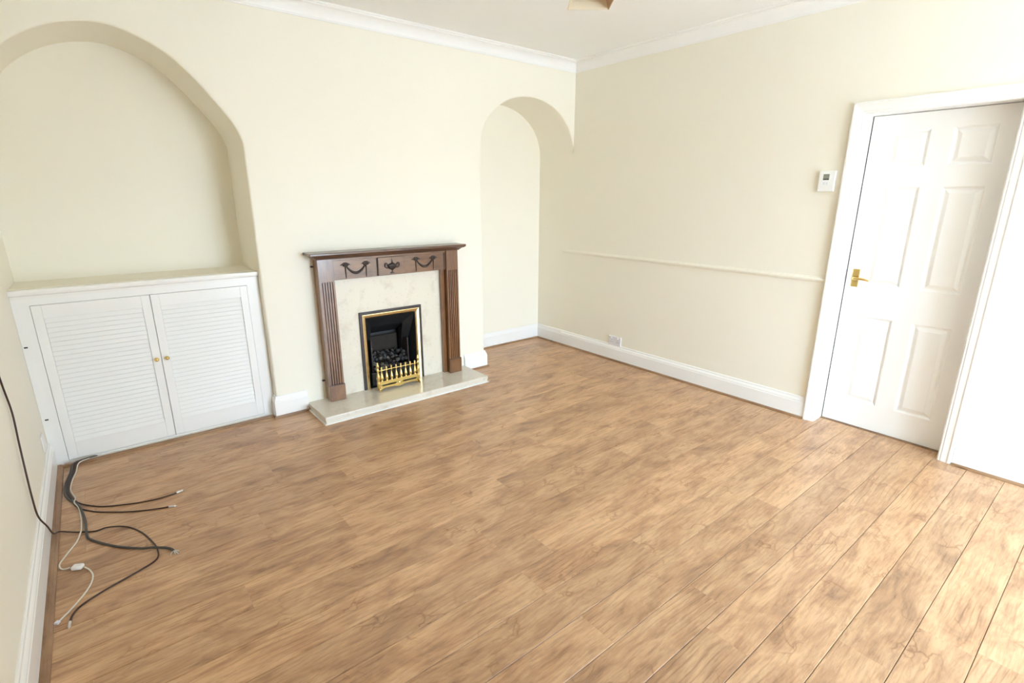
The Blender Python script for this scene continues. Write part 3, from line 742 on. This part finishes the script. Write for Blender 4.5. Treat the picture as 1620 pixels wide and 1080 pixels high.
for x in (gx0, gx1):
    bm = B(); lathe(bm, post, (0, 0, 0), 'z', 14)
    # scrolled foot
    tube(bm, [(0, 0.0, 0.040), (0, -0.014, 0.034), (0, -0.020, 0.022), (0, -0.014, 0.012), (0, -0.020, 0.0065), (0, -0.028, 0.0065)], lambda q: 0.0085-0.003*q, 8, 5)
    tube(bm, [(0, 0.0, 0.030), (0, 0.014, 0.020), (0, 0.018, 0.0065)], 0.006, 8, 4)
    o = obj('post', bm, M['brass'], smooth=True); o.parent = fr; o.location = (x-fr.location.x, gy-fr.location.y, 0)

# ================================================================== WALL FITTINGS
th = thing('thermostat', 'white wall thermostat with small grey display beside the door frame', 'thermostat', (0, -2.287, 1.55))
bm = B(); box(bm, -0.022, -0.001, -2.335, -2.239, 1.550, 1.675, 0.004, 3); keep(obj('thermostat_case', bm, M['plastic']), th)
bm = B(); box(bm, -0.0235, -0.0215, -2.301, -2.265, 1.620, 1.656, 0.0008, 1); keep(obj('display', bm, M['lcd'], label='grey display'), th)
bm = B(); box(bm, -0.0240, -0.0230, -2.300, -2.266, 1.620, 1.628); keep(obj('display_strip', bm, M['dark'], label='dark strip under the display'), th)
for i, yy in enumerate((-2.292, -2.274)):
    bm = B(); box(bm, -0.0240, -0.0215, yy-0.006, yy+0.006, 1.592, 1.608, 0.001, 1); keep(obj('button', bm, M['socketm']), th)
so = thing('double_socket', 'white double power socket low on the right wall above the skirting', 'socket', (0, -0.634, 0.144))
bm = B(); box(bm, -0.011, -0.001, -0.708, -0.560, 0.150, 0.236, 0.003, 2); keep(obj('faceplate', bm, M['socketm']), so)
for yy in (-0.672, -0.598):
    bm = B(); box(bm, -0.0155, -0.0105, yy-0.006, yy+0.006, 0.214, 0.228, 0.0012, 1); keep(obj('rocker', bm, M['plastic']), so)
    for dy, dz in ((0, 0.200), (-0.011, 0.180), (0.011, 0.180)):
        bm = B(); box(bm, -0.0113, -0.0105, yy+dy-(0.002 if dz > 0.19 else 0.003), yy+dy+(0.002 if dz > 0.19 else 0.003), dz-0.003, dz+0.003); keep(obj('pin_slot', bm, M['dark']), so)
ls = thing('light_switch', 'light switch at the right edge of the picture beyond the door', 'switch', (0, -3.262, 1.41))
bm = B(); box(bm, -0.010, -0.001, -3.305, -3.219, 1.415, 1.501, 0.003, 2); keep(obj('faceplate', bm, M['plastic']), ls)
bm = B(); box(bm, -0.014, -0.0095, -3.269, -3.255, 1.447, 1.469, 0.001, 1); keep(obj('rocker', bm, M['plastic']), ls)
bk = thing('blank_plate', 'flat white blanking plate low on the left wall by the cupboard', 'wall plate', (-W, -0.12, 0.19))
bm = B(); box(bm, -W+0.001, -W+0.008, -0.165, -0.079, 0.19, 0.276, 0.002, 2); keep(obj('faceplate', bm, M['plastic']), bk)
for yy in (-0.152, -0.092):
    bm = B(); lathe(bm, [(0.0, 0), (0.003, 0), (0.003, 0.001), (0.0, 0.0015)], (-W+0.008, yy, 0.233), 'x', 10); keep(obj('screw', bm, M['socketm']), bk)

# pendant shade near the ceiling centre: tapered square, open below
D_ = Vector((-0.123, 0.1)).normalized(); E_ = Vector((-0.63, -0.776)).normalized()
A_ = Vector((-2.063, -2.207)); s_ = 0.158
cs = A_+D_*s_/2+E_*s_/2; SZ = 2.2
pn = thing('pendant_lamp', 'tapered square fabric pendant lamp shade hanging from the ceiling', 'lamp', (cs.x, cs.y, SZ))
def ring(h, z_): return [Vector((cs.x+D_.x*a*h+E_.x*b_*h, cs.y+D_.y*a*h+E_.y*b_*h, z_)) for a, b_ in ((1, -1), (1, 1), (-1, 1), (-1, -1))]
r0, r1 = ring(s_/2, SZ), ring(0.034, SZ+0.12); q0, q1 = ring(s_/2-0.003, SZ), ring(0.031, SZ+0.12)
for i in range(4):
    j = (i+1) % 4
    bm = B(); vs = [bm.verts.new(p) for p in (r0[i], r0[j], r1[j], r1[i], q0[i], q0[j], q1[j], q1[i])]
    for f in ((0, 1, 2, 3), (4, 5, 6, 7), (0, 1, 5, 4), (2, 3, 7, 6), (1, 2, 6, 5), (0, 3, 7, 4)): bm.faces.new([vs[k] for k in f])
    keep(obj('shade_panel', bm, M['shadelit'] if i in (0, 3) else M['shadedim']), pn)  # lit and shaded panels told apart by colour
bm = B(); lathe(bm, [(0.0, 0.07), (0.014, 0.07), (0.026, 0.095), (0.018, 0.11), (0.018, 0.15), (0.008, 0.16), (0.0, 0.16)], (cs.x, cs.y, SZ), 'z', 14); keep(obj('lamp_holder', bm, M['plastic'], smooth=True), pn)
bm = B(); tube(bm, [(cs.x, cs.y, SZ+0.155), (cs.x, cs.y, 2.5), (cs.x, cs.y, HC-0.01)], 0.0035, 8, 2); keep(obj('flex', bm, M['plastic']), pn)
bm = B(); lathe(bm, [(0.0, -0.03), (0.012, -0.03), (0.03, -0.02), (0.042, -0.006), (0.042, -0.001), (0.0, -0.001)], (cs.x, cs.y, HC), 'z', 20); keep(obj('ceiling_rose', bm, M['plastic'], smooth=True), pn)

# ================================================================== CABLES
def cable(name, label, pts, r, m, group=None):
    t = thing(name, label, 'cable', (pts[-1][0], pts[-1][1], 0.0), group)
    bm = B(); tube(bm, pts, r, 8, 6); keep(obj('sheath', bm, M[m], smooth=True), t)
    return t
def plug(t, p, q, m, kind='coax'):
    p, q = Vector(p), Vector(q); d = (q-p).normalized()
    R_ = d.to_track_quat('Z', 'Y').to_matrix()
    bm = B()
    prof = [(0.0, -0.004), (0.005, -0.004), (0.0055, 0.0), (0.0055, 0.012), (0.0042, 0.013), (0.0042, 0.018), (0.0052, 0.019), (0.0052, 0.027), (0.0015, 0.028), (0.0012, 0.035), (0.0, 0.035)]
    lathe(bm, prof, p, 'z', 12, R_)
    keep(obj('plug', bm, M[m], smooth=True, label='silver metal plug end'), t)
r = 0.0035
c1 = [(-W+0.005, -0.80, 1.02), (-W+0.005, -0.845, 0.88), (-W+0.006, -0.832, 0.768), (-W+0.010, -0.815, 0.64), (-W+0.012, -0.868, 0.52), (-W+0.012, -0.90, 0.40), (-W+0.012, -0.922, 0.28), (-W+0.014, -0.920, 0.19), (-W+0.030, -0.895, 0.120), (-W+0.034, -0.83, 0.045),
      (-4.085, -0.78, 0.020), (-4.03, -0.80, r), (-3.959, -0.848, r), (-3.91, -0.865, 0.012), (-3.841, -0.90, r), (-3.790, -0.995, r), (-3.757, -1.11, r), (-3.745, -1.20, 0.009), (-3.755, -1.262, r), (-3.82, -1.302, r), (-3.90, -1.335, r), (-3.967, -1.367, r), (-4.015, -1.400, r), (-4.037, -1.440, r), (-4.041, -1.475, 0.005)]
t = cable('aerial_cable', 'brown cable running down the left wall and looping over the floor', c1, r, 'cable')
plug(t, (-4.041, -1.478, 0.0058), (-4.043, -1.50, 0.0058), 'silver')
hole = (-4.038, 0.035, 0.012)
def bundle(dx, dz): return [(-3.93, 0.022, 0.026+dz*0.5), (-3.985+dx*0.3, 0.020, 0.022+dz), (-4.035+dx, -0.005, 0.018+dz), (-4.050+dx, -0.09, r+dz), (-4.066+dx, -0.20, r+dz), (-4.072+dx, -0.32, r+dz), (-4.052+dx, -0.43, r+dz)]
t = cable('aerial_cable', 'thin dark cable curving right, the longer of the two with its end nearest the cupboard', bundle(0.010, 0.0)+[(-4.015, -0.515, 0.006), (-3.955, -0.590, r), (-3.905, -0.632, r), (-3.81, -0.680, r), (-3.724, -0.708, r), (-3.650, -0.712, r), (-3.612, -0.709, 0.005)], r, 'cable')
plug(t, (-3.612, -0.709, 0.0058), (-3.592, -0.706, 0.0058), 'silver')
t = cable('aerial_cable', 'thin dark cable curving right, the shorter of the two, with its end nearer the camera', bundle(0.002, 0.0)+[(-4.025, -0.545, r), (-3.965, -0.640, r), (-3.90, -0.700, r), (-3.833, -0.752, r), (-3.755, -0.797, r), (-3.695, -0.822, r), (-3.660, -0.838, 0.005)], r, 'cable')
plug(t, (-3.660, -0.838, 0.0058), (-3.640, -0.848, 0.0058), 'silver')
r2 = 0.0052
c4 = [(x-0.008, y, zz+0.0015) for x, y, zz in bundle(0, 0.0)]+[(-4.02, -0.535, 0.009), (-4.000, -0.66, r2), (-3.992, -0.76, r2), (-3.990, -0.83, 0.012), (-3.985, -0.895, 0.008), (-3.965, -0.935, r2), (-3.915, -1.012, r2), (-3.862, -1.078, r2), (-3.80, -1.145, 0.010), (-3.765, -1.178, 0.017), (-3.715, -1.205, 0.008), (-3.695, -1.228, r2), (-3.690, -1.248, r2)]
t = cable('speaker_cable', 'thicker grey cable ending in bare splayed wires on the floor', c4, r2, 'cableg')
for k, (dx, dy) in enumerate(((0.020, -0.016), (0.004, -0.030), (-0.014, -0.022), (0.014, -0.034))):
    bm = B(); tube(bm, [(-3.690, -1.247, r2), (-3.690+dx*0.5, -1.247+dy*0.4, 0.006), (-3.690+dx, -1.247+dy, 0.003)], 0.0022, 6, 3)
    keep(obj('bare_wire', bm, M['silver'], label='silver bare wire end'), t)
r3 = 0.0032
cw = [(x+0.018, y, zz) for x, y, zz in bundle(0, 0)][1:]+[(-4.036, -0.50, 0.012), (-4.018, -0.57, 0.006), (-4.010, -0.68, r3), (-4.008, -0.79, 0.008), (-4.012, -0.84, 0.0105), (-4.028, -0.90, r3), (-4.062, -0.985, r3), (-4.082, -1.045, r3), (-4.072, -1.088, r3), (-4.045, -1.105, 0.008)]
t = thing('telephone_lead', 'white lead with inline connector on the floor by the left skirting', 'cable', (-4.02, -1.12, 0))
bm = B(); tube(bm, cw, r3, 8, 6); keep(obj('sheath', bm, M['cablew'], smooth=True), t)
cw2 = [(-3.998, -1.138, 0.008), (-3.982, -1.165, r3), (-3.972, -1.215, r3), (-3.980, -1.275, r3), (-4.005, -1.335, r3), (-4.040, -1.395, r3), (-4.072, -1.440, r3)]
bm = B(); tube(bm, cw2, r3, 8, 6); keep(obj('sheath', bm, M['cablew'], smooth=True), t)
bm = B(); box(bm, -0.021, 0.021, -0.015, 0.015, -0.009, 0.009, 0.0075, 3, mat=Matrix.Rotation(math.radians(-28), 4, 'Z')); bmesh.ops.translate(bm, vec=(-4.020, -1.122, 0.0105), verts=bm.verts)
keep(obj('inline_connector', bm, M['plastic'], smooth=True, label='white plastic inline connector'), t)
bm = B(); box(bm, -0.008, 0.008, -0.007, 0.007, -0.005, 0.005, 0.0015, 1, mat=Matrix.Rotation(math.radians(55), 4, 'Z')); bmesh.ops.translate(bm, vec=(-4.078, -1.449, 0.0055), verts=bm.verts)
keep(obj('plug', bm, M['socketm'], label='small clear plug end'), t)
